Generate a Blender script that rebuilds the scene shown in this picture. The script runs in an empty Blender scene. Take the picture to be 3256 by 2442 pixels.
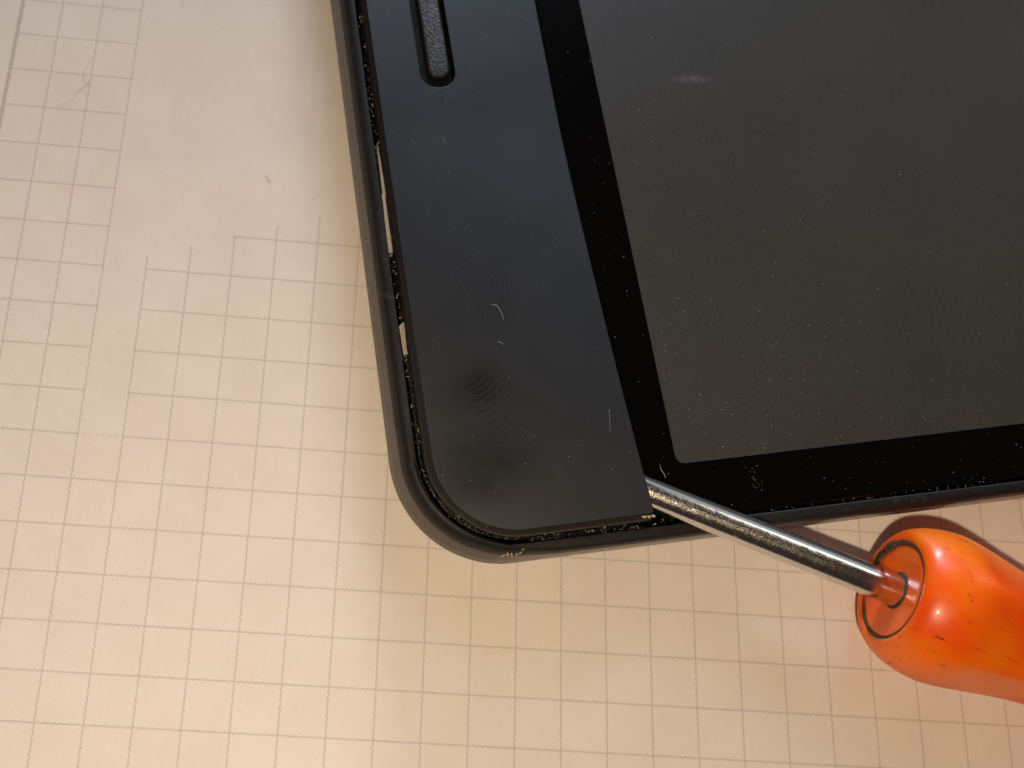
import bpy, bmesh, math, random
from mathutils import Vector, Matrix, geometry, noise as mnoise

MM = 0.001
random.seed(7)
scene = bpy.context.scene
col = scene.collection

# ------------------------------------------------------------------ camera
F_PX, PPX, PPY, W_PX, H_PX = 3100.0, 1197.6, 978.5, 3256.0, 2442.0
cam_d = bpy.data.cameras.new("camera")
cam = bpy.data.objects.new("camera", cam_d)
col.objects.link(cam)
right = Vector((0.99537187, 0.05816458, 0.07649653))
down = Vector((0.07830359, -0.95235984, -0.29475292))
fwd = Vector((0.05570805, 0.29937872, -0.95250669))
C = Vector((31.13390738, -12.35144604, 110.71545444)) * MM
m = Matrix((right, -down, -fwd)).transposed().to_4x4()
m.translation = C
cam.matrix_world = m
cam_d.sensor_width = 5.6
cam_d.lens = 5.6 * F_PX / W_PX
cam_d.shift_x = (W_PX / 2 - PPX) / W_PX
cam_d.shift_y = (PPY - H_PX / 2) / W_PX
cam_d.clip_start = 0.005
cam_d.clip_end = 20
cam_d.dof.use_dof = True
cam_d.dof.focus_distance = 0.1035
cam_d.dof.aperture_fstop = cam_d.lens / 1.15
scene.camera = cam

# ------------------------------------------------------------------ world and lamps
world = bpy.data.worlds.new("World")
scene.world = world
world.use_nodes = True
bg = world.node_tree.nodes["Background"]
bg.inputs[0].default_value = (1.0, 0.72, 0.62, 1)
bg.inputs[1].default_value = 0.035

def area(name, loc, target, size, power, color, size_y=None, shape='DISK'):
    d = bpy.data.lights.new(name, 'AREA')
    d.shape = shape if size_y is None else 'RECTANGLE'
    d.size = size * MM
    if size_y: d.size_y = size_y * MM
    d.energy = power
    d.color = color
    o = bpy.data.objects.new(name, d)
    col.objects.link(o)
    o.location = Vector(loc) * MM
    dr = (Vector(target) - Vector(loc))
    o.rotation_euler = dr.to_track_quat('-Z', 'Y').to_euler()
    return o

area("warm_lamp", (11, -44, 168), (85, -76, 0), 7, .243, (1.0, 0.785, 0.54))
area("window_light", (60, 900, 205), (50, 30, 0), 170, 6.6, (0.84, 0.86, 0.98), 110)
area("panel_sheen_fill", (105, 490, 345), (50, 30, 0), 180, .50, (0.54, 0.74, 1.0), 110)  # added lamp for the cool sheen on the panel, no known window
area("shaft_sheen_fill", (690, 700, 380), (80, 0, 8), 620, .4, (0.82, 0.9, 1.0), 480)  # added lamp that lays the pale highlight along the shaft
area("display_glow_fill", (400, 245, 320), (110, 50, 0), 150, .11, (1.0, 0.95, 0.84), 110)  # added lamp that lightens the right side of the display

vs = scene.view_settings
vs.view_transform = 'Standard'
vs.look = 'None'
vs.exposure = 0.0
vs.gamma = 1.0
scene.render.engine = 'CYCLES'

# ------------------------------------------------------------------ node helper
class NT:
    def __init__(s, name):
        s.m = bpy.data.materials.new(name)
        s.m.use_nodes = True
        s.t = s.m.node_tree
        s.b = s.t.nodes["Principled BSDF"]
        tc = s.t.nodes.new('ShaderNodeTexCoord')
        s.mm = s.vm('SCALE', tc.outputs['Object'], scale=1000.0)
        s.sep = s.n('ShaderNodeSeparateXYZ', {0: s.mm})
        s.x, s.y, s.z = s.sep.outputs[0], s.sep.outputs[1], s.sep.outputs[2]
    def n(s, typ, ins=None, **kw):
        nd = s.t.nodes.new(typ)
        for k, v in kw.items(): setattr(nd, k, v)
        for k, v in (ins or {}).items(): s.set(nd.inputs[k], v)
        return nd
    def set(s, sock, v):
        if isinstance(v, bpy.types.NodeSocket): s.t.links.new(v, sock)
        elif isinstance(v, bpy.types.Node): s.t.links.new(v.outputs[0], sock)
        else:
            if sock.type == 'RGBA' and hasattr(v, '__len__') and len(v) == 3: v = (*v, 1)
            sock.default_value = v
    def vm(s, op, a, b=None, scale=None):
        nd = s.t.nodes.new('ShaderNodeVectorMath'); nd.operation = op
        s.set(nd.inputs[0], a)
        if b is not None: s.set(nd.inputs[1], b)
        if scale is not None: nd.inputs['Scale'].default_value = scale
        return nd.outputs[0]
    def M(s, op, a, b=None, c=None, clamp=False):
        nd = s.t.nodes.new('ShaderNodeMath'); nd.operation = op; nd.use_clamp = clamp
        s.set(nd.inputs[0], a)
        if b is not None: s.set(nd.inputs[1], b)
        if c is not None: s.set(nd.inputs[2], c)
        return nd.outputs[0]
    def noise(s, scale, detail=2, rough=.5, vec=None, dist=0.):
        nd = s.n('ShaderNodeTexNoise', {'Vector': vec or s.mm, 'Scale': scale, 'Detail': detail, 'Roughness': rough, 'Distortion': dist})
        return nd.outputs[0]
    def step(s, v, a, b, o0=0., o1=1.):
        nd = s.n('ShaderNodeMapRange', {0: v, 1: a, 2: b, 3: o0, 4: o1}, interpolation_type='SMOOTHSTEP')
        return nd.outputs[0]
    def mix(s, f, a, b):
        nd = s.t.nodes.new('ShaderNodeMix'); nd.data_type = 'RGBA'
        s.set(nd.inputs[0], f); s.set(nd.inputs[6], a); s.set(nd.inputs[7], b)
        return nd.outputs[2]
    def mixf(s, f, a, b):
        nd = s.t.nodes.new('ShaderNodeMix'); nd.data_type = 'FLOAT'
        s.set(nd.inputs[0], f); s.set(nd.inputs[2], a); s.set(nd.inputs[3], b)
        return nd.outputs[0]
    def bump(s, h, dist_mm, strength=1., normal=None):
        ins = {'Height': h, 'Distance': dist_mm * MM, 'Strength': strength}
        if normal is not None: ins['Normal'] = normal
        nd = s.n('ShaderNodeBump', ins)
        return nd.outputs[0]
    def spot(s, cx, cy, rx, ry, ang=0., soft=.6):
        """1 in an ellipse round (cx, cy) mm, falling to 0 outside"""
        c, sn = math.cos(ang), math.sin(ang)
        dx = s.M('SUBTRACT', s.x, cx); dy = s.M('SUBTRACT', s.y, cy)
        a = s.M('DIVIDE', s.M('ADD', s.M('MULTIPLY', dx, c), s.M('MULTIPLY', dy, sn)), rx)
        b = s.M('DIVIDE', s.M('SUBTRACT', s.M('MULTIPLY', dy, c), s.M('MULTIPLY', dx, sn)), ry)
        r = s.M('SQRT', s.M('ADD', s.M('MULTIPLY', a, a), s.M('MULTIPLY', b, b)))
        return s.step(r, 1., 1. - soft, 0., 1.)
    def p(s, **kw):
        names = {'color': 'Base Color', 'rough': 'Roughness', 'metal': 'Metallic', 'normal': 'Normal', 'spec': 'Specular IOR Level',
                 'sss': 'Subsurface Weight', 'sssr': 'Subsurface Radius', 'ssss': 'Subsurface Scale', 'coat': 'Coat Weight',
                 'coatr': 'Coat Roughness', 'sheen': 'Sheen Weight', 'trans': 'Transmission Weight', 'ior': 'IOR', 'aniso': 'Anisotropic'}
        for k, v in kw.items(): s.set(s.b.inputs[names[k]], v)
        return s.m

def simple(name, color, rough=.5, **kw):
    t = NT(name)
    return t.p(color=color, rough=rough, **kw)

# ------------------------------------------------------------------ materials
def mat_paper():
    t = NT("squared_paper")
    x, y = t.x, t.y
    AB = t.M('ABSOLUTE', 0.)
    wob = t.M('MULTIPLY', t.M('SUBTRACT', t.noise(.9, 2), .5), .05)
    def line(across, along, half):
        # halftone screened line: short slanted runs of printed dots, stepping sideways
        run = t.M('FRACT', t.M('MULTIPLY', along, 1.72))
        off = t.M('MULTIPLY', t.M('SUBTRACT', run, .5), .13)
        a = t.M('ADD', t.M('ADD', across, off), wob)
        d = t.M('ABSOLUTE', t.M('SUBTRACT', t.M('MODULO', t.M('ADD', a, 502.5), 5.), 2.5))
        m_ = t.step(d, half, half * .35, 0., 1.)
        dots = t.M('SINE', t.M('MULTIPLY', along, 2 * math.pi / .135))
        dots2 = t.step(dots, -.9, .5, .35, 1.)
        return t.M('MULTIPLY', m_, dots2)
    H = line(y, x, .12)
    V = line(x, y, .12)
    # blank label field printed in the grid
    lim = t.M('ADD', t.M('MULTIPLY', x, .335), 23.45)
    below = t.M('LESS_THAN', y, lim)
    rightpart = t.M('GREATER_THAN', x, 9.88)
    leftpart = t.M('MULTIPLY', t.M('LESS_THAN', x, 5.12), t.M('GREATER_THAN', x, -10.1))
    lowrow = t.M('LESS_THAN', y, 1.)
    dash = t.M('MULTIPLY', t.M('LESS_THAN', y, 6.), t.M('GREATER_THAN', t.M('SINE', t.M('MULTIPLY', x, 9.)), -.1))
    mid = t.M('MAXIMUM', lowrow, t.M('MULTIPLY', dash, .6))
    rmask = t.M('MULTIPLY', rightpart, below)
    notleft = t.M('SUBTRACT', 1., t.M('LESS_THAN', x, 5.12))
    midz = t.M('MULTIPLY', t.M('MULTIPLY', notleft, t.M('SUBTRACT', 1., rightpart)), mid)
    hm = t.M('MAXIMUM', t.M('MAXIMUM', rmask, leftpart), midz)
    topm = t.M('MULTIPLY', t.M('MULTIPLY', rightpart, t.M('LESS_THAN', x, 12.)), t.M('GREATER_THAN', y, 61.2))
    vm_ = t.M('MAXIMUM', t.M('MAXIMUM', rmask, leftpart), topm)
    # heavier margin line
    md = t.M('ABSOLUTE', t.M('ADD', t.M('ADD', x, 10.), wob))
    marg = t.step(md, .36, .12, 0., .85)
    inkm = t.M('MAXIMUM', t.M('MAXIMUM', t.M('MULTIPLY', H, hm), t.M('MULTIPLY', V, vm_)), marg)
    ink = t.M('MULTIPLY', inkm, t.M('MULTIPLY', t.step(t.noise(1.3, 3), .3, .7, .75, 1.), .54))
    cloud = t.step(t.noise(.12, 4, .6), .3, .7, 0., 1.)
    base = t.mix(cloud, (.785, .715, .655), (.825, .760, .705))
    mott = t.step(t.noise(1.1, 5, .65), .3, .75, 0., .16)
    base = t.mix(mott, base, (.70, .63, .55))
    # tiny fibre flecks; the pale ones paint in the fibres' glints
    vec = t.vm('MULTIPLY', t.mm, (2.2, 6.5, 1.))
    fl = t.step(t.noise(2.6, 2, .6, vec, 1.2), .66, .78, 0., .32)
    base = t.mix(fl, base, (.99, .93, .82))
    fd = t.step(t.noise(3.5, 3, .5), .70, .8, 0., .25)
    base = t.mix(fd, base, (.56, .48, .40))
    c = t.mix(ink, base, (.22, .175, .14))
    h = t.M('ADD', t.noise(5., 6, .7), t.M('MULTIPLY', t.noise(.5, 2), 1.5))
    return t.p(color=c, rough=t.mixf(t.noise(4., 3), .42, .72), spec=.35, normal=t.bump(h, .028, .9))

def mat_panel():
    t = NT("soft_touch_plastic")
    g = t.noise(14., 3, .6)
    cloud = t.noise(.16, 4, .55)
    # fingerprints: warped ridges inside smudged ovals
    dvec = t.n('ShaderNodeTexNoise', {'Vector': t.mm, 'Scale': .22, 'Detail': 1.}).outputs[1]
    warp = t.vm('ADD', t.mm, t.vm('SCALE', dvec, scale=1.8))
    ctr = t.vm('SUBTRACT', warp, (-29.5, 26.5, 8.0))
    wv = t.n('ShaderNodeTexWave', {'Vector': t.vm('MULTIPLY', ctr, (1., .72, 0.)), 'Scale': .62, 'Distortion': .8, 'Detail': 1., 'Detail Scale': 1.5}, wave_type='RINGS', rings_direction='SPHERICAL').outputs[1]
    ridges = t.step(wv, .45, .8, 0., 1.)
    broken = t.step(t.noise(1.9, 4, .75), .34, .56, 0., 1.)
    s1 = t.spot(-24.6, 27.2, 5.2, 8.0, .15, .8)
    s2 = t.spot(-26.0, 15.2, 5.2, 4.6, -.7, .8)
    s3 = t.spot(-16.0, 8.5, 3.4, 5.5, .3, .8)
    allp = t.M('MAXIMUM', t.M('MAXIMUM', s1, t.M('MULTIPLY', s2, .65)), t.M('MULTIPLY', s3, .6))
    fp = t.M('MULTIPLY', t.M('MULTIPLY', ridges, broken), allp)
    b1 = t.spot(-28.5, 8.6, 9.5, 7.5, .2, .98)  # dark smudge, enlarged to tone down the lamp's warm sheen on this corner
    b2 = t.spot(-28.0, 17.0, 6.5, 5., .6, .95)
    blot_shade = t.M('MULTIPLY', t.M('MAXIMUM', b1, t.M('MULTIPLY', b2, .8)), t.step(t.noise(.28, 5, .7), .3, .7, .65, 1.))
    rubz = t.M('MULTIPLY', t.spot(-17.5, 61, 7., 6., .0, .9), t.step(t.noise(.55, 5, .6, None, 1.6), .56, .68, 0., 1.))
    base = t.mix(t.step(cloud, .3, .7), (.0040, .0049, .0066), (.0062, .0072, .0092))
    base = t.mix(t.M('MULTIPLY', fp, .62), base, (.0015, .0015, .0018))
    base = t.mix(t.M('MULTIPLY', blot_shade, .85), base, (.0030, .0029, .0030))
    base = t.mix(t.M('MULTIPLY', rubz, .35), base, (.034, .036, .042))
    rough = t.mixf(t.M('MULTIPLY', cloud, 1.), .41, .47)
    rough = t.M('SUBTRACT', rough, t.M('MULTIPLY', fp, -.16))
    rough = t.M('ADD', rough, t.M('MULTIPLY', blot_shade, .14))
    h = t.M('ADD', t.M('MULTIPLY', g, 1.), t.M('MULTIPLY', fp, -.8))
    # pin-prick dust
    v = t.n('ShaderNodeTexVoronoi', {'Vector': t.mm, 'Scale': 1.35, 'Randomness': 1.})
    pr = t.step(v.outputs[0], .045, .02, 0., 1.)
    vc = t.n('ShaderNodeSeparateColor', {0: v.outputs[1]}).outputs[0]
    pr = t.M('MULTIPLY', pr, t.step(vc, .55, .95, 0., .35))
    base = t.mix(pr, base, (.42, .40, .38))
    spec = t.M('SUBTRACT', .66, t.M('ADD', t.M('MULTIPLY', fp, .34), t.M('MULTIPLY', blot_shade, .48)), None, True)
    return t.p(color=base, rough=rough, spec=spec, normal=t.bump(h, .010, .7))

def mat_body():
    t = NT("chassis_plastic")
    g = t.noise(7., 5, .7)
    wear = t.step(t.noise(.9, 6, .72), .54, .74, 0., .55)
    up = t.step(t.z, 5.9, 6.7, 0., 1.)
    spk = t.step(t.noise(5.5, 3, .6), .66, .78, 0., .6)
    k = t.M('MULTIPLY', t.M('MAXIMUM', wear, spk), up)
    c = t.mix(k, (.0070, .0068, .0074), (.075, .066, .060))
    return t.p(color=c, rough=t.mixf(g, .42, .66), spec=.36, normal=t.bump(g, .03, .8))

def mat_shell():
    t = NT("back_cover_plastic")
    g = t.noise(5., 4, .6)
    c = t.mix(t.step(g, .3, .7), (.060, .048, .039), (.075, .060, .048))  # brown base carries the paper's reflection on the side wall
    sc = t.step(t.noise(3., 4, .7), .70, .78, 0., .5)
    c = t.mix(sc, c, (.25, .2, .15))
    return t.p(color=c, rough=.26, spec=.8, normal=t.bump(g, .01, .5))

def mat_button():
    t = NT("grained_rubber")
    v = t.n('ShaderNodeTexVoronoi', {'Vector': t.mm, 'Scale': 4.6, 'Randomness': 1.}, feature='SMOOTH_F1').outputs[0]
    h = t.M('ADD', v, t.M('MULTIPLY', t.noise(6., 3), .6))
    c = t.mix(t.step(v, .1, .55), (.03, .033, .040), (.014, .015, .019))
    return t.p(color=c, rough=.46, spec=.6, normal=t.bump(h, .07, 1.))

def mat_groove():
    t = NT("dusty_groove_plastic")
    d = t.step(t.noise(3.6, 5, .75), .64, .76, 0., .3)
    c = t.mix(d, (.0022, .002, .0018), (.09, .075, .06))  # near-black base puts the shade of slot and gap into the colour
    return t.p(color=c, rough=.65, spec=.12, normal=t.bump(t.noise(6., 4), .05, .8))

def mat_side():
    t = NT("panel_edge_plastic")
    d = t.step(t.noise(4.5, 5, .75), .60, .74, 0., .5)
    c = t.mix(d, (.016, .0135, .012), (.14, .115, .09))  # base darkened to hold the frame's shade on the sunken edge
    return t.p(color=c, rough=.45, spec=.5, normal=t.bump(t.noise(7., 4), .03, .8))

def mat_screen():
    t = NT("matte_display")
    g = t.noise(5.5, 4, .8)
    cl = t.noise(.06, 3, .5)
    c = t.mix(t.step(cl, .3, .7), (.025, .0245, .0215), (.031, .030, .026))
    c = t.mix(t.step(g, .48, .68, 0., .75), c, (.060, .056, .048))
    c = t.mix(t.step(t.noise(2.2, 5, .75), .56, .74, 0., .35), c, (.058, .050, .044))
    sm = t.M('MULTIPLY', t.spot(5.3, 52.9, 3.4, .75, -.1, .8), t.step(t.noise(1.5, 3), .35, .6, .3, 1.))
    c = t.mix(t.M('MULTIPLY', sm, .55), c, (.13, .13, .17))
    hz = t.M('MULTIPLY', t.spot(9., 68., 16., 7., .1, .95), t.step(t.noise(.6, 4, .7), .45, .7, 0., 1.))
    c = t.mix(t.M('MULTIPLY', hz, .25), c, (.09, .09, .11))
    return t.p(color=c, rough=t.mixf(g, .42, .56), spec=.5, normal=t.bump(g, .020, .9))

def mat_glass():
    t = NT("black_bezel_glass")
    sc = t.step(t.noise(1.1, 4, .7), .72, .80, 0., .5)
    c = t.mix(sc, (.0012, .0012, .0012), (.03, .03, .03))
    return t.p(color=c, rough=t.mixf(sc, .16, .35), spec=.35)

def mat_steel():
    t = NT("scuffed_steel")
    fine = t.noise(5.2, 4, .75)
    s2 = t.noise(1.2, 4, .65)
    # worn dull band along the shaft; its gold tint stands in for lamp glints
    side = t.step(t.M('ABSOLUTE', t.M('ADD', t.y, t.M('MULTIPLY_ADD', s2, .9, -.10))), .75, .25, 0., 1.)
    side = t.M('MULTIPLY', side, t.step(t.z, 0., .4))
    side = t.M('MULTIPLY', side, t.step(t.x, -2., -10., .25, 1.))
    wear = t.M('MULTIPLY', side, t.step(fine, .38, .74))
    wear = t.M('MAXIMUM', wear, t.step(s2, .60, .70, 0., .35))
    c = t.mix(wear, (.74, .73, .71), (.42, .33, .21))
    pit = t.step(t.noise(2.6, 2), .72, .78, 0., .8)
    c = t.mix(pit, c, (.10, .08, .06))
    h = t.M('ADD', t.M('MULTIPLY', t.M('MULTIPLY', side, fine), 2.4), t.M('MULTIPLY', s2, .5))
    return t.p(color=c, metal=1., rough=t.mixf(wear, .17, .55), normal=t.bump(h, .022, .7))

def mat_orange():
    t = NT("orange_cellulose_plastic")
    cl = t.noise(.11, 3, .5)
    c = t.mix(t.step(cl, .35, .65), (.86, .078, .0010), (.95, .185, .002))
    # nicks and dark scuffs, thicker round the shoulder
    vec = t.vm('MULTIPLY', t.mm, (.75, 1.6, 1.1))
    n1 = t.noise(1.05, 4, .72, vec, .6)
    sh = t.step(t.x, 9., 1., 0., 1.)
    nick = t.M('MULTIPLY', t.step(n1, .63, .68, 0., .9), t.M('ADD', .25, t.M('MULTIPLY', sh, .75)))
    c = t.mix(nick, c, (.055, .016, .006))
    wig = t.M('MULTIPLY', t.M('SUBTRACT', t.noise(.5, 3), .5), .5)
    seam = t.step(t.M('ABSOLUTE', t.M('ADD', t.M('ADD', t.y, 3.6), wig)), .09, .03, 0., 1.)
    seam = t.M('MULTIPLY', t.M('MULTIPLY', seam, t.step(t.x, 7.5, 9.)), t.step(t.noise(.7, 2), .4, .6, .15, .8))
    c = t.mix(t.M('MULTIPLY', seam, .55), c, (.35, .02, .001))
    nick = t.M('MAXIMUM', nick, t.M('MULTIPLY', seam, .3))
    h = t.M('ADD', t.M('MULTIPLY', nick, -1.), t.M('MULTIPLY', t.noise(.8, 3), .5))
    h = t.M('ADD', h, t.M('MULTIPLY', t.noise(6., 2), .06))
    return t.p(color=c, rough=.36, spec=.45, sss=.5, sssr=(1., .28, .03), ssss=2.6 * MM, normal=t.bump(h, .05, .8), coat=.08, coatr=.12)

def mat_plug():
    t = NT("red_orange_plug_plastic")
    cl = t.noise(.3, 3, .5)
    c = t.mix(t.step(cl, .35, .65), (.80, .105, .005), (.84, .145, .008))
    n1 = t.step(t.noise(2.2, 4, .7), .70, .78, 0., .5)
    c = t.mix(n1, c, (.08, .02, .01))
    return t.p(color=c, rough=.30, spec=.5, sss=.35, sssr=(1., .2, .02), ssss=1.5 * MM, normal=t.bump(t.noise(1.2, 4, .6), .04, .7))

def mat_grime():
    t = NT("grime")
    c = t.mix(t.step(t.noise(2.5, 5, .7), .35, .7), (.016, .011, .006), (.12, .075, .035))
    return t.p(color=c, rough=.7, normal=t.bump(t.noise(3.5, 5), .12, 1.))

def mat_strip():
    t = NT("tan_adhesive_foam")
    c = t.mix(t.step(t.noise(5., 4, .7), .3, .7), (.34, .30, .23), (.50, .45, .36))
    return t.p(color=c, rough=.7, normal=t.bump(t.noise(6., 3), .06, 1.))

SHELL = mat_shell()
PAPER, PANEL, BODY, BUTTON, GROOVE = mat_paper(), mat_panel(), mat_body(), mat_button(), mat_groove()
SIDE, SCREEN, GLASS, STEEL, ORANGE = mat_side(), mat_screen(), mat_glass(), mat_steel(), mat_orange()
PLUG, GRIME, STRIP = mat_plug(), mat_grime(), mat_strip()
def mat_residue():
    t = NT("torn_adhesive")
    c = t.mix(t.step(t.noise(4.5, 4, .7), .5, .66), (.012, .010, .008), (.40, .35, .27))
    return t.p(color=c, rough=.45, normal=t.bump(t.noise(8., 3), .04, 1.))
RESIDUE = mat_residue()
DUST = simple("pale_dust", (.40, .36, .31), .8)
LINT = simple("pale_lint", (.44, .41, .37), .7)
FAINT = simple("grey_hair", (.13, .11, .10), .6)
HAIR = simple("brown_grey_hair", (.36, .27, .22), .6)
CHIP = simple("chipped_pale_plastic", (.50, .42, .32), .6)
TABLE = simple("table_wood", (.30, .19, .11), .5)

# ------------------------------------------------------------------ geometry helpers
def link(name, bm, mats, parent=None, smooth=True, loc=None):
    me = bpy.data.meshes.new(name)
    bmesh.ops.recalc_face_normals(bm, faces=bm.faces)
    bm.to_mesh(me); bm.free()
    for v in me.vertices: v.co *= MM
    o = bpy.data.objects.new(name, me)
    col.objects.link(o)
    for m_ in (mats if isinstance(mats, (list, tuple)) else [mats]): me.materials.append(m_)
    if smooth:
        for p in me.polygons: p.use_smooth = True
    if parent is not None: o.parent = parent
    if loc is not None: o.location = Vector(loc) * MM
    return o

def tag(o, label=None, cat=None, group=None, kind=None):
    if label: o['label'] = label
    if cat: o['category'] = cat
    if group: o['group'] = group
    if kind: o['kind'] = kind
    return o

def empty(name, loc, rz=0.):
    o = bpy.data.objects.new(name, None)
    o.empty_display_size = .01
    col.objects.link(o)
    o.location = Vector(loc) * MM
    o.rotation_euler = (0, 0, rz)
    return o

def loft(bm, rings, mat=0, close=True, mats=None):
    vs_ = [[bm.verts.new(p) for p in r] for r in rings]
    for k, (a, b) in enumerate(zip(vs_, vs_[1:])):
        n = len(a)
        for i in range(n if close else n - 1):
            j = (i + 1) % n
            f = bm.faces.new((a[i], a[j], b[j], b[i]))
            f.material_index = mats[k] if mats else mat
    return vs_

def rrect(u0, v0, u1, v1, r, seg=20, edge=3.0):
    """rounded rectangle, counter-clockwise from the lower left; returns (point, outward normal)"""
    rs = r if isinstance(r, (tuple, list)) else (r,) * 4    # ll, lr, ur, ul
    cs = [((u0 + rs[0], v0 + rs[0]), math.pi, rs[0]), ((u1 - rs[1], v0 + rs[1]), 1.5 * math.pi, rs[1]),
          ((u1 - rs[2], v1 - rs[2]), 0., rs[2]), ((u0 + rs[3], v1 - rs[3]), .5 * math.pi, rs[3])]
    pts = []
    for (c, a0, rr) in cs:
        k = seg if rr > 1. else 4
        arc = [(Vector((c[0] + rr * math.cos(a0 + i / k * math.pi / 2), c[1] + rr * math.sin(a0 + i / k * math.pi / 2))),
                Vector((math.cos(a0 + i / k * math.pi / 2), math.sin(a0 + i / k * math.pi / 2)))) for i in range(k + 1)]
        if pts:
            a, b = pts[-1][0], arc[0][0]
            nn = max(1, int((b - a).length / edge))
            na = pts[-1][1]
            for i in range(1, nn): pts.append((a.lerp(b, i / nn), na))
        pts += arc
    a, b = pts[-1][0], pts[0][0]
    nn = max(1, int((b - a).length / edge))
    for i in range(1, nn): pts.append((a.lerp(b, i / nn), pts[-1][1] if i == 1 else na2))if False else pts.append((a.lerp(b, i / nn), Vector((-1, 0))))
    return pts

def cdt(loops, grid, inside):
    """triangulate the area bounded by loops (first outer, others holes)"""
    vs_, es = [], []
    for lp in loops:
        s = len(vs_); n = len(lp)
        vs_ += [Vector(p) for p in lp]
        es += [(s + i, s + (i + 1) % n) for i in range(n)]
    nb = len(vs_)
    vs_ += [Vector(p) for p in grid]
    ov, oe, of, *_ = geometry.delaunay_2d_cdt(vs_, es, [], 0, 1e-5)
    tris = []
    for f in of:
        c = sum((ov[i] for i in f), Vector((0, 0))) / len(f)
        ar = abs(geometry.area_tri(*[ov[i].to_3d() for i in f])) if len(f) == 3 else 1.
        if ar > 2e-4 and inside(c): tris.append(f)
    return ov, tris

def in_poly(p, poly):
    c = False; n = len(poly)
    for i in range(n):
        a, b = poly[i], poly[(i + 1) % n]
        if (a[1] > p[1]) != (b[1] > p[1]) and p[0] < (b[0] - a[0]) * (p[1] - a[1]) / (b[1] - a[1]) + a[0]: c = not c
    return c

def tube(pts, rad, seg=6, closed=False):
    bm = bmesh.new()
    rings = []
    n = len(pts)
    for i, p in enumerate(pts):
        a = pts[max(i - 1, 0)]; b = pts[min(i + 1, n - 1)]
        d = (Vector(b) - Vector(a)).normalized()
        s = d.cross(Vector((0, 0, 1)))
        if s.length < 1e-4: s = Vector((1, 0, 0))
        s.normalize(); t_ = s.cross(d)
        r = rad(i / (n - 1)) if callable(rad) else rad
        rings.append([Vector(p) + r * (math.cos(2 * math.pi * k / seg) * s + math.sin(2 * math.pi * k / seg) * t_) for k in range(seg)])
    v = loft(bm, rings)
    bm.faces.new(v[0][::-1]); bm.faces.new(v[-1])
    return bm

def spline(pts, n=6):
    out = []
    P = [Vector(p) for p in pts]
    for i in range(len(P) - 1):
        p0, p1, p2, p3 = P[max(i - 1, 0)], P[i], P[i + 1], P[min(i + 2, len(P) - 1)]
        for k in range(n):
            t = k / n
            out.append(.5 * ((2 * p1) + (p2 - p0) * t + (2 * p0 - 5 * p1 + 4 * p2 - p3) * t * t + (3 * p1 - p0 - 3 * p2 + p3) * t ** 3))
    out.append(P[-1])
    return out

def crumb(bm, p, r, flat=.6, elong=1., mi=0):
    """a small irregular lump"""
    a0 = random.random() * 6.28
    ax = Vector((math.cos(a0), math.sin(a0), 0)); ay = Vector((-ax.y, ax.x, 0))
    vs_ = []
    for k in range(5):
        a = 2 * math.pi * k / 5
        rr = r * random.uniform(.65, 1.15)
        vs_.append(bm.verts.new(Vector(p) + ax * math.cos(a) * rr * elong + ay * math.sin(a) * rr))
    top = bm.verts.new(Vector(p) + Vector((random.uniform(-.3, .3) * r, random.uniform(-.3, .3) * r, r * flat)))
    bot = bm.verts.new(Vector(p) + Vector((0, 0, -r * flat * .5)))
    for k in range(5):
        f = bm.faces.new((vs_[k], vs_[(k + 1) % 5], top)); f.material_index = mi
        f = bm.faces.new((vs_[(k + 1) % 5], vs_[k], bot)); f.material_index = mi

# ------------------------------------------------------------------ table and paper
bm = bmesh.new()
for p in ((-500, -400, -1.2), (600, -400, -1.2), (600, 500, -1.2), (-500, 500, -1.2)): bm.verts.new(p)
bm.faces.new(bm.verts)
tag(link("table_top", bm, TABLE, smooth=False), kind='structure')

def build_paper():
    bm = bmesh.new()
    xs = [-75 + i * 2.5 for i in range(int(300 / 2.5) + 1)]
    ys = [-95 + i * 2.5 for i in range(int(305 / 2.5) + 1)]
    rows = []
    for zt in (0,):
        for yy in ys:
            rows.append([bm.verts.new((xx, yy, 0.05 * mnoise.noise(Vector((xx * .03, yy * .03, 0))) - .03)) for xx in xs])
    for r0, r1 in zip(rows, rows[1:]):
        for i in range(len(xs) - 1): bm.faces.new((r0[i], r0[i + 1], r1[i + 1], r1[i]))
    top = list(bm.verts)
    # edge skirt gives the pad its thickness
    ring = rows[0] + [r[-1] for r in rows[1:]] + rows[-1][-2::-1] + [r[0] for r in rows[-2:0:-1]]
    low = [bm.verts.new((v.co.x, v.co.y, -1.15)) for v in ring]
    n = len(ring)
    for i in range(n): bm.faces.new((ring[i], low[i], low[(i + 1) % n], ring[(i + 1) % n]))
    o = link("paper_pad", bm, PAPER)
    return tag(o, "cream squared paper lying flat under the black reader and the screwdriver", "paper")
build_paper()

# ------------------------------------------------------------------ e-reader
TH = math.radians(10.42)
reader = empty("e_reader", (78.8898, .1762, 0.0), TH)
tag(reader, "black e-reader with its side panel prised up at one corner", "e-reader")

U0, V0, U1, V1 = -37.75, -1.75, 124., 176.

def fac(u, v):
    t = min(1., max(0., (u + 30.) / 9.))
    low = 1. if v < 8 else 0.
    base = 1.08 if v < 12 else 1.0
    return base * (1 - t) + .36 * t if v < 12 else 1.0

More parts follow.
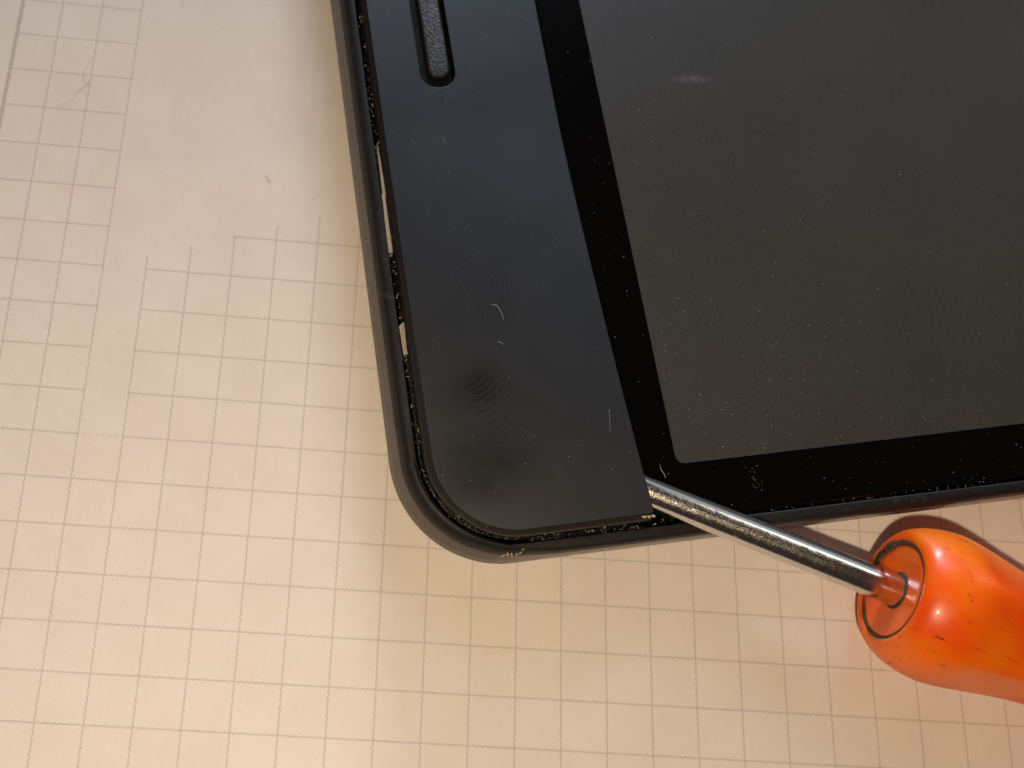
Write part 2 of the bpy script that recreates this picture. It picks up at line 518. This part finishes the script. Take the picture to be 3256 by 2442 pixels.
def build_body():
    out = rrect(U0, V0, U1, V1, 12., 28, 4.)
    prof = [(.15, 3.4), (.35, 2.3), (.8, 1.35), (1.5, .6), (2.3, .15), (3.0, 0.), (4.2, .40), (5.1, .78), (5.48, .92), (5.62, .97), (6.05, 1.12), (6.5, 1.34), (6.78, 1.62), (6.93, 1.95), (6.98, 2.25)]
    inn = rrect(-35.2, .05, U1 - 2.5, V1 - 2.5, (10.2, 9.5, 9.5, 9.5), 28, 4.)
    rings = []
    for z, ins in prof:
        r = []
        for p, nrm in out:
            k = fac(p.x, p.y)
            r.append(Vector((p.x - nrm.x * ins * k, p.y - nrm.y * ins * k, z)))
        rings.append(r)
    # match the inner outline point by point (nearest on the pocket outline along the normal)
    def inner(p, nrm, off):
        cx_ = min(max(p.x, -35.2 + 10.2), U1 - 12.); cy_ = min(max(p.y, .05 + 10.2), V1 - 12.)
        if p.x <= -25.75 and p.y <= 10.25:      # lower left corner
            c = Vector((-25.0, 10.25)); return c + nrm * (10.2 - off)
        if nrm.x < -.5 and abs(nrm.y) < .01: return Vector((-35.2 + off, p.y))
        if nrm.y < -.5 and abs(nrm.x) < .01: return Vector((p.x if p.x > -25 else -25., .05 + off))
        return p - nrm * (2.5 + off)
    for z, off in ((7.0, -.14), (6.98, -.04), (6.88, .0), (6.55, .04), (6.3, .06), (4.6, .08)):
        rings.append([Vector((*inner(p, nrm, off), z)) for p, nrm in out])
    k0 = 8                                  # the back cover ends here, the frame starts above a fine seam
    bm = bmesh.new()
    seam = [Vector((q.x, q.y, 5.5)) for q in rings[k0 + 1]]
    v = loft(bm, rings[:k0 + 1] + [seam])
    bm.faces.new(v[0][::-1])
    link("back_cover", bm, SHELL, reader)
    bm = bmesh.new()
    top = rings[k0 + 1:]
    base = [[Vector((q.x, q.y, 5.53)) for q in top[0]]]
    mats = [0] * (len(prof) + 2 - k0 - 1 + 1) + [1] * 8
    loft(bm, base + top, mats=mats[:len(top)])
    return link("chassis", bm, [BODY, GROOVE], reader)
chassis = build_body()

# floor of the pocket under the panel, with moulded ribs
def box(bm, a, b, mi=0):
    x0, y0, z0 = a; x1, y1, z1 = b
    v = [bm.verts.new(p) for p in ((x0, y0, z0), (x1, y0, z0), (x1, y1, z0), (x0, y1, z0), (x0, y0, z1), (x1, y0, z1), (x1, y1, z1), (x0, y1, z1))]
    for f in ((3, 2, 1, 0), (4, 5, 6, 7), (0, 1, 5, 4), (1, 2, 6, 5), (2, 3, 7, 6), (3, 0, 4, 7)):
        bm.faces.new([v[i] for i in f]).material_index = mi

bm = bmesh.new()
fl = [p for p, _ in rrect(-35.0, .3, -12.5, 172., (9.9, .5, .5, 9.9), 16, 6.)]
vs_ = [bm.verts.new((p.x, p.y, 4.8)) for p in fl]
bm.faces.new(vs_)
link("inner_tray", bm, GROOVE, reader, smooth=False)

# display glass (black border) and the matte display on it
def slab(name, outline, z0, z1, bev, mat, parent):
    bm = bmesh.new()
    rings = [[Vector((p.x, p.y, z0)) for p, n_ in outline], [Vector((p.x, p.y, z1 - bev)) for p, n_ in outline],
             [Vector((p.x - n_.x * bev * .35, p.y - n_.y * bev * .35, z1 - bev * .3)) for p, n_ in outline],
             [Vector((p.x - n_.x * bev, p.y - n_.y * bev, z1)) for p, n_ in outline]]
    v = loft(bm, rings)
    bm.faces.new(v[-1]); bm.faces.new(v[0][::-1])
    return link(name, bm, mat, parent, smooth=False)
slab("bezel_glass", rrect(-12.42, .42, U1 - 2.85, V1 - 2.85, (.4, 9., 9., .4), 12, 8.), 4.7, 6.78, .12, GLASS, reader)
slab("display", rrect(-6.82, 6.32, 117., 170., .95, 10, 8.), 6.70, 6.805, .01, SCREEN, reader)

# ------------------------------------------------------------------ side panel
def lift(u, v):
    t = max(0., min(1., (50 - v) / 49.)); s = max(0., min(1., (u + 34) / 21.5))
    return 4.6 * t ** 1.4 * (.42 + .58 * s)

def build_panel():
    out = rrect(-33.85, 1.18, -12.56, 172., (8.6, .35, .35, 8.6), 22, 1.6)
    def shift(u, v):     # the freed corner has slid outward slightly
        return .42 * max(0., (v < 50) * (50 - v) / 50.) ** 2 * max(0., (u + 34) / 21.5)
    sl = [p for p, _ in rrect(-28.42, 54.15, -24.18, 97., 2.08, 12, 2.)]
    sln = rrect(-28.42, 54.15, -24.18, 97., 2.08, 12, 2.)
    def Z(u, v, dz):
        return Vector((u + shift(u, v), v, 7.0 + lift(u, v) + dz))
    def fl(nrm):         # flare of the lower edge: left and bottom only
        return .62 * max(0., max(-nrm.x, -nrm.y * .95)) if nrm.x < .3 else 0.
    b0 = [p - n_ * .13 for p, n_ in out]
    slo = [p + n_ * .08 for p, n_ in sln]
    grid = []
    y = 2.4
    while y < 171:
        x = -33.2
        while x < -12.8:
            q = Vector((x, y))
            if in_poly(q, [p - n_ * .7 for p, n_ in out]) and not in_poly(q, [p + n_ * .7 for p, n_ in sln]): grid.append(q)
            x += 1.6
        y += 1.6 if y < 60 else 4.
    inside = lambda c: in_poly(c, b0) and not in_poly(c, slo)
    ov, tris = cdt([b0, slo], grid, inside)
    bm = bmesh.new()
    V = [bm.verts.new(Z(p.x, p.y, 0)) for p in ov]
    for t in tris: bm.faces.new([V[i] for i in t])
    for f in bm.faces:
        f.normal_update()
        if f.normal.z < 0: f.normal_flip()
    def ring(pts, dz): return [Z(p.x, p.y, dz) for p in pts]
    loft(bm, [ring(b0, 0), ring([p - n_ * .04 for p, n_ in out], -.035), ring([p for p, n_ in out], -.12),
              ring([p + n_ * fl(n_) * .55 for p, n_ in out], -.30), ring([p + n_ * fl(n_) for p, n_ in out], -.62),
              ring([p + n_ * fl(n_) for p, n_ in out], -1.0)], mats=[0, 0, 1, 1, 1])
    loft(bm, [ring(slo, 0), ring([p + n_ * .02 for p, n_ in sln], -.03), ring(sl, -.2), ring([p - n_ * .12 for p, n_ in sln], -1.0), ring([p - n_ * .14 for p, n_ in sln], -1.9)], mats=[0, 2, 2, 2])
    # underside
    und = [p + n_ * fl(n_) for p, n_ in out]
    ov2, tr2 = cdt([und], [g for g in grid if in_poly(g, und)], lambda c: in_poly(c, und))
    V2 = [bm.verts.new(Z(p.x, p.y, -1.0)) for p in ov2]
    for t in tr2: bm.faces.new([V2[i] for i in t]).material_index = 2
    o = link("side_panel", bm, [PANEL, SIDE, GROOVE], reader)
    return o
panel = build_panel()
tag(panel, "blue-grey soft-touch side panel lifted at its lower corner")

def build_button():
    out = rrect(-27.28, 55.85, -24.62, 96., 1.25, 12, 2.)
    grid = []
    bm = bmesh.new()
    prof = [(-1.7, 0.), (-.75, 0.), (-.55, .06), (-.44, .18), (-.40, .36)]
    rings = [[Vector((p.x - n_.x * i, p.y - n_.y * i, 7 + z)) for p, n_ in out] for z, i in prof]
    v = loft(bm, rings)
    bm.faces.new(v[-1]); bm.faces.new(v[0][::-1])
    o = link("page_button", bm, BUTTON, panel)
    return o
build_button()

# tan adhesive left in the gap, thin pins and crumbs
def prism(name, pts, z0, z1, mat, parent):
    bm = bmesh.new()
    v = loft(bm, [[Vector((x, y, z0)) for x, y in pts], [Vector((x, y, z1)) for x, y in pts]])
    bm.faces.new(v[-1]); bm.faces.new(v[0][::-1])
    return link(name, bm, mat, parent, smooth=False)
prism("adhesive_strip", [(-34.72, 47.9), (-34.86, 41.2), (-35.0, 41.1), (-34.95, 40.6), (-35.16, 33.92), (-34.61, 33.92), (-34.60, 40.8), (-34.5, 41.3), (-34.6, 46.1)][::-1], 4.8, 6.2, STRIP, reader)
prism("adhesive_strip", [(-35.08, 25.1), (-35.02, 24.0), (-34.96, 21.8), (-34.50, 21.82), (-34.52, 23.), (-34.40, 25.6)][::-1], 4.8, 6.2, STRIP, reader)
PIN = simple("pin_metal", (.55, .5, .45), .35, metal=1.)
for (u, v_) in ((-34.88, 33.55), (-34.72, 26.05), (-34.75, 19.3)):
    o = link("retaining_pin", tube([(u - .34, v_, 6.15), (u + .34, v_ + .02, 6.15)], .045, 6), PIN, reader)

def build_crumbs():
    bm = bmesh.new()
    # along the gap: left side, corner, bottom
    path = [(-34.75, 66 - i * .25) for i in range(220)]
    path += [(-25.3 + 9.75 * math.cos(math.pi + a * math.pi / 2 / 60), 10.6 + 9.75 * math.sin(math.pi + a * math.pi / 2 / 60)) for a in range(61)]
    path += [(-25 + i * .3, .42) for i in range(56)]
    for k in range(260):
        x, y = random.choice(path)
        corner = y < 14
        w = .30 if not corner else .45
        r = random.choice([.03, .04, .05, .07]) * (1.35 if corner and random.random() < .5 else 1)
        crumb(bm, (x + random.uniform(-w, w), y + random.uniform(-.3, .3), random.uniform(5.3, 6.9)), r, .7, random.uniform(1, 2.2))
    # along the lower frame lip
    for k in range(90):
        crumb(bm, (random.uniform(-25, 30), random.gauss(.28, .12), 6.75), random.uniform(.02, .05), .6, random.uniform(1, 2.5))
    o = link("gap_debris", bm, DUST, reader, smooth=False)
    tag(o, "pale crumbs and dust caught in the open gap of the reader", kind='stuff')
build_crumbs()

def build_dust():
    bm = bmesh.new()
    for k in range(240):        # panel
        u = random.uniform(-33, -13); v = random.uniform(1.6, 70)
        if -29 < u < -23.6 and v > 53: continue
        crumb(bm, (u, v, 7 + lift(u, v) + .008), random.choice([.018, .022, .03, .045]) , .5, random.uniform(1, 1.8))
    for k in range(40):         # round the slot's end
        a = random.gauss(-1.4, .5); r = random.uniform(2.3, 4.)
        crumb(bm, (-26.3 + r * math.cos(a), 56.2 + r * math.sin(a), 7.01), random.uniform(.018, .035), .5)
    for k in range(900):        # display, denser toward the lower left
        u = -6.5 + abs(random.gauss(0, 20)); v = 6.6 + abs(random.gauss(0, 24))
        crumb(bm, (u, v, 6.815), random.choice([.010, .010, .012, .014, .018, .022, .045]), .4, random.uniform(1, 2.6))
    for k in range(110):        # black border
        if random.random() < .45: u, v = random.uniform(-12, -7), random.uniform(3, 66)
        else: u, v = random.uniform(-9, 35), random.uniform(.7, 6)
        crumb(bm, (u, v, 6.79), random.choice([.010, .012, .016, .025, .04]), .4, random.uniform(1, 2.6))
    for k in range(30):         # small scrape trail on the lower border
        crumb(bm, (1.6 + random.gauss(0, .4), 3.9 + random.gauss(0, .7), 6.79), random.uniform(.008, .026), .4, 2.4)
    for k in range(70):         # frame
        u = -36.1 + random.gauss(0, .25); v = random.uniform(6, 68)
        crumb(bm, (u, v, 6.84), random.uniform(.015, .035), .5)
    o = link("dust_specks", bm, DUST, reader, smooth=False)
    tag(o, "scattered pale dust specks on the reader's panel and display", kind='stuff')
build_dust()

def residue():
    bm = bmesh.new()
    def strand(rad0, a0, a1, z, th, seed):
        n = 150; pts = []
        for i in range(n):
            a = math.radians(a0 + (a1 - a0) * i / (n - 1))
            rr = rad0 + .10 * mnoise.noise(Vector((i * .16, seed, 0))) + .05 * mnoise.noise(Vector((i * .7, seed, 5)))
            pts.append(Vector((-25.1 + rr * math.cos(a), 10.35 + rr * math.sin(a), z + .1 * mnoise.noise(Vector((i * .2, seed, 9))))))
        b2 = tube(pts, lambda t: max(.006, th * (.55 + 1.3 * mnoise.noise(Vector((t * 34, seed, 3))) + .6 * mnoise.noise(Vector((t * 90, seed, 4))))), 5)
        me = bpy.data.meshes.new("tmp"); b2.to_mesh(me); b2.free(); bm.from_mesh(me); bpy.data.meshes.remove(me)
    strand(9.62, 178, 262, 6.25, .075, 1.)
    strand(9.40, 196, 250, 6.05, .06, 7.)
    strand(9.78, 214, 268, 6.55, .05, 13.)
    def run(u0, v0, u1, v1, z, th, seed):
        n = 110; pts = []
        for i in range(n):
            t = i / (n - 1)
            pts.append(Vector((u0 + (u1 - u0) * t + (.07 * mnoise.noise(Vector((i * .25, seed, 0))) if abs(u1 - u0) < 2 else 0), v0 + (v1 - v0) * t + (.05 * mnoise.noise(Vector((i * .25, seed, 0))) if abs(u1 - u0) >= 2 else 0), z)))
        b2 = tube(pts, lambda t: max(.005, th * (.4 + 1.4 * mnoise.noise(Vector((t * 30, seed, 3))))), 5)
        me = bpy.data.meshes.new("tmp"); b2.to_mesh(me); b2.free(); bm.from_mesh(me); bpy.data.meshes.remove(me)
    run(-34.72, 10.4, -34.60, 21.5, 6.2, .07, 21.)
    run(-34.52, 12., -34.4, 33., 6.35, .04, 25.)
    run(-24.5, .22, -11.5, .2, 6.75, .05, 31.)
    run(-24.0, .5, -16, .45, 6.4, .05, 35.)
    link("adhesive_residue", bm, RESIDUE, reader)
residue()

# chipped places on the frame's corner
def chips():
    bm = bmesh.new()
    for k in range(16):
        x = -26.9 + random.gauss(0, .75); y = -.93 + (x + 26.9) * -.02 + random.gauss(0, .06)
        crumb(bm, (x, y, 6.62), random.uniform(.03, .085), .35, random.uniform(1.6, 3.2))
    for k in range(10):
        crumb(bm, (-25.2 + random.gauss(0, 1.), -.55 + random.gauss(0, .07), 6.85), random.uniform(.03, .06), .3, 2.5)
    link("chipped_edge", bm, CHIP, reader, smooth=False)
    bm = bmesh.new()
    for k in range(9):
        crumb(bm, (-12.9 + random.gauss(0, .35), 1.0 + random.gauss(0, .04), 7 + lift(-12.9, 1) - .28), random.uniform(.07, .16), .6, 1.8)
    link("chipped_corner", bm, CHIP, panel, smooth=False)
chips()

# ------------------------------------------------------------------ loose fibres
def to_world(u, v):
    c, s = math.cos(TH), math.sin(TH)
    return (78.8898 + c * u - s * v, .1762 + s * u + c * v)

def fibre(name, pts, z, rad, mat, label, on_reader=False, jag=0.):
    P = []
    for p in pts:
        u, v = p
        zz = z(u, v) if callable(z) else z
        x, y = to_world(u, v) if on_reader else (u, v)
        P.append((x, y, zz))
    o0 = Vector(P[0])
    rel = [tuple(Vector(p) - o0) for p in spline(P, 7)]
    o = link(name, tube(rel, lambda t: .78 * rad * (1 - .35 * abs(2 * t - 1)), 5), mat, None, loc=o0)
    tag(o, label, "fibre")
    return o
pz = lambda u, v: 7.05 + lift(u, v)
fibre("lint_fibre", [(-24.67, 26.03), (-24.25, 25.9), (-23.92, 25.5), (-23.74, 24.8), (-23.65, 24.1)], pz, .036, LINT, "curved pale lint fibre on the fingerprint of the grey side panel", True)
fibre("lint_fibre", [(-24.79, 21.58), (-24.38, 21.5), (-24.11, 21.15)], pz, .03, LINT, "short bent lint fibre below the curved one on the side panel", True)
fibre("lint_fibre", [(-8.72, 6.5), (-8.72, 5.95), (-8.5, 5.48), (-8.40, 5.0)], 6.83, .032, LINT, "thin pale fibre on the black border near the screwdriver shaft", True)
fibre("hair", [(-26.5, 72.), (-26.53, 66.43), (-26.86, 63.4), (-25.95, 61.68), (-25.9, 59.7), (-25.2, 58.0)], 6.66, .022, LINT, "fine wavy hair lying along the page button in its slot", True)
fibre("hair", [(-.4, 52.2), (-.56, 51.2), (-1.0, 50.1), (-.75, 48.9), (-.1, 48.9), (-1.0, 47.9), (-1.55, 47.2), (-1.7, 46.3), (-2.6, 45.8), (-3.3, 45.2)], .04, .020, HAIR, "long curly hair on the squared paper at the upper left")
fibre("lint_fibre", [(23.2, 38.7), (23.0, 38.2), (23.4, 37.8), (23.7, 37.6)], .05, .035, HAIR, "tiny hooked dark fibre on the blank paper left of the reader")
fibre("lint_fibre", [(30.6, 37.2), (29.9, 36.9), (29.4, 36.0), (28.8, 35.7)], .05, .016, HAIR, "faint wispy fibre on the paper close beside the reader")
fibre("hair", [(18.6, 51.6), (17.6, 50.7), (15.8, 49.3), (14.7, 47.9), (15.1, 46.8), (15.5, 45.6), (15.4, 44.3)], 6.81, .014, FAINT, "faint crooked hair lying across the dark display", True)
fibre("lint_fibre", [(-30.7, 47.6), (-30.35, 46.9)], pz, .018, LINT, "short straight scratch-like fibre on the panel nearer the frame", True)
fibre("lint_fibre", [(-27.0, 47.6), (-26.8, 46.8)], pz, .018, LINT, "short straight fibre on the panel below the slot's end", True)
fibre("lint_fibre", [(-14.3, 12.6), (-14.5, 11.3), (-14.75, 10.2)], pz, .022, LINT, "long pale fibre near the free edge of the side panel", True)

# ------------------------------------------------------------------ screwdriver
AX = math.atan2(-7.52, 23.4)
drv = empty("screwdriver", (93.1, -6.66, 8.45), AX)     # local +x runs from the blade to the butt
drv.rotation_euler = (0, math.radians(.3), AX)
tag(drv, "small screwdriver with orange handle, its steel shaft wedged under the panel", "screwdriver")

def build_shaft():
    bm = bmesh.new()
    rings = []
    N = 40
    for s, ry, rz in ((-36.5, 1.75, .22), (-35., 1.8, .35), (-31.5, 1.72, .8), (-29.0, 1.58, 1.35), (-27.5, 1.53, 1.53), (-20., 1.58, 1.58), (-10., 1.66, 1.66), (-3., 1.70, 1.70), (2.5, 1.72, 1.72)):
        rings.append([Vector((s, ry * math.cos(a), rz * math.sin(a))) for a in [2 * math.pi * k / N for k in range(N)]])
    # refine along the length
    fine = []
    for a, b in zip(rings, rings[1:]):
        for k in range(6): fine.append([p.lerp(q, k / 6) for p, q in zip(a, b)])
    fine.append(rings[-1])
    v = loft(bm, fine)
    bm.faces.new(v[0][::-1]); bm.faces.new(v[-1])
    return link("shaft", bm, STEEL, drv)
build_shaft()

HP = [(.9, 5.22), (.25, 5.24), (.0, 5.34), (-.12, 5.55), (-.14, 5.85), (.0, 6.2), (.35, 6.62), (.9, 7.0), (1.7, 7.36), (2.7, 7.66), (3.9, 7.82), (5.2, 7.82), (6.6, 7.6), (8.2, 7.28),
      (10., 6.9), (12., 6.5), (14.5, 6.08), (17.5, 5.76), (21., 5.66), (26., 5.85), (33., 6.5), (42., 7.3), (54., 7.9), (68., 8.2), (80., 8.0), (86., 7.2), (89., 5.5), (90., 3.)]
def build_handle():
    bm = bmesh.new()
    N = 96
    pr = [Vector((s, r, 0)) for s, r in HP]
    pr = spline(pr, 4)
    rings = []
    for q in pr:
        s, r = q.x, q.y
        k = max(0., min(1., (s - 2.0) / 7.)); k = k * k * (3 - 2 * k)
        ring = []
        for i in range(N):
            a = 2 * math.pi * i / N + .26
            # rounded hexagon with soft corners
            ph = ((a - math.radians(43) + math.pi / 6) % (math.pi / 3)) - math.pi / 6
            hexr = .93 / math.cos(ph)
            hexr = -math.log(math.exp(-hexr * 60) + math.exp(-1.045 * 60)) / 60
            rr = r * (1 + k * .8 * (hexr - .985))
            ring.append(Vector((s, rr * math.cos(a), rr * math.sin(a))))
        rings.append(ring)
    v = loft(bm, rings)
    bm.faces.new(v[-1]); bm.faces.new(v[0][::-1])
    return link("handle", bm, ORANGE, drv)
build_handle()

def build_plug():
    bm = bmesh.new()
    N = 64
    rings = []
    oy, oz = -.06, -.05
    for s, r in ((1.4, 5.02), (.4, 5.04), (.16, 4.97), (.10, 4.8), (.12, 4.4), (.24, 3.4), (.42, 2.4), (.55, 1.7)):
        rings.append([Vector((s, oy + r * math.cos(2 * math.pi * i / N), oz + r * math.sin(2 * math.pi * i / N))) for i in range(N)])
    v = loft(bm, rings)
    bm.faces.new(v[-1]); bm.faces.new(v[0][::-1])
    return link("handle_plug", bm, PLUG, drv)
build_plug()

def build_grime(name, rad, wfun, s0):
    bm = bmesh.new()
    N = 110; S = 8
    rings = []
    for i in range(N):
        a = 2 * math.pi * i / N
        w = wfun(a) * (1 + .5 * mnoise.noise(Vector((math.cos(a) * 5, math.sin(a) * 5, rad))))
        cy_, cz_ = math.cos(a), math.sin(a)
        rings.append([Vector((s0 + .45 * w * math.sin(t), (rad + w * math.cos(t)) * cy_, (rad + w * math.cos(t)) * cz_)) for t in [2 * math.pi * k / S for k in range(S)]])
    rings.append(rings[0])
    loft(bm, rings)
    bmesh.ops.remove_doubles(bm, verts=bm.verts, dist=1e-5)
    return link(name, bm, GRIME, drv)
def angd(a, b): return abs((a - b + math.pi) % (2 * math.pi) - math.pi)
build_grime("grime_ring", 5.16, lambda a: .10 + .46 * math.exp(-(angd(a, -.45) / .6) ** 2) + .12 * math.exp(-(angd(a, 3.75) / .8) ** 2), .06)
build_grime("shaft_grime", 1.84, lambda a: .13 + .16 * math.exp(-(angd(a, .6) / .8) ** 2), .48)
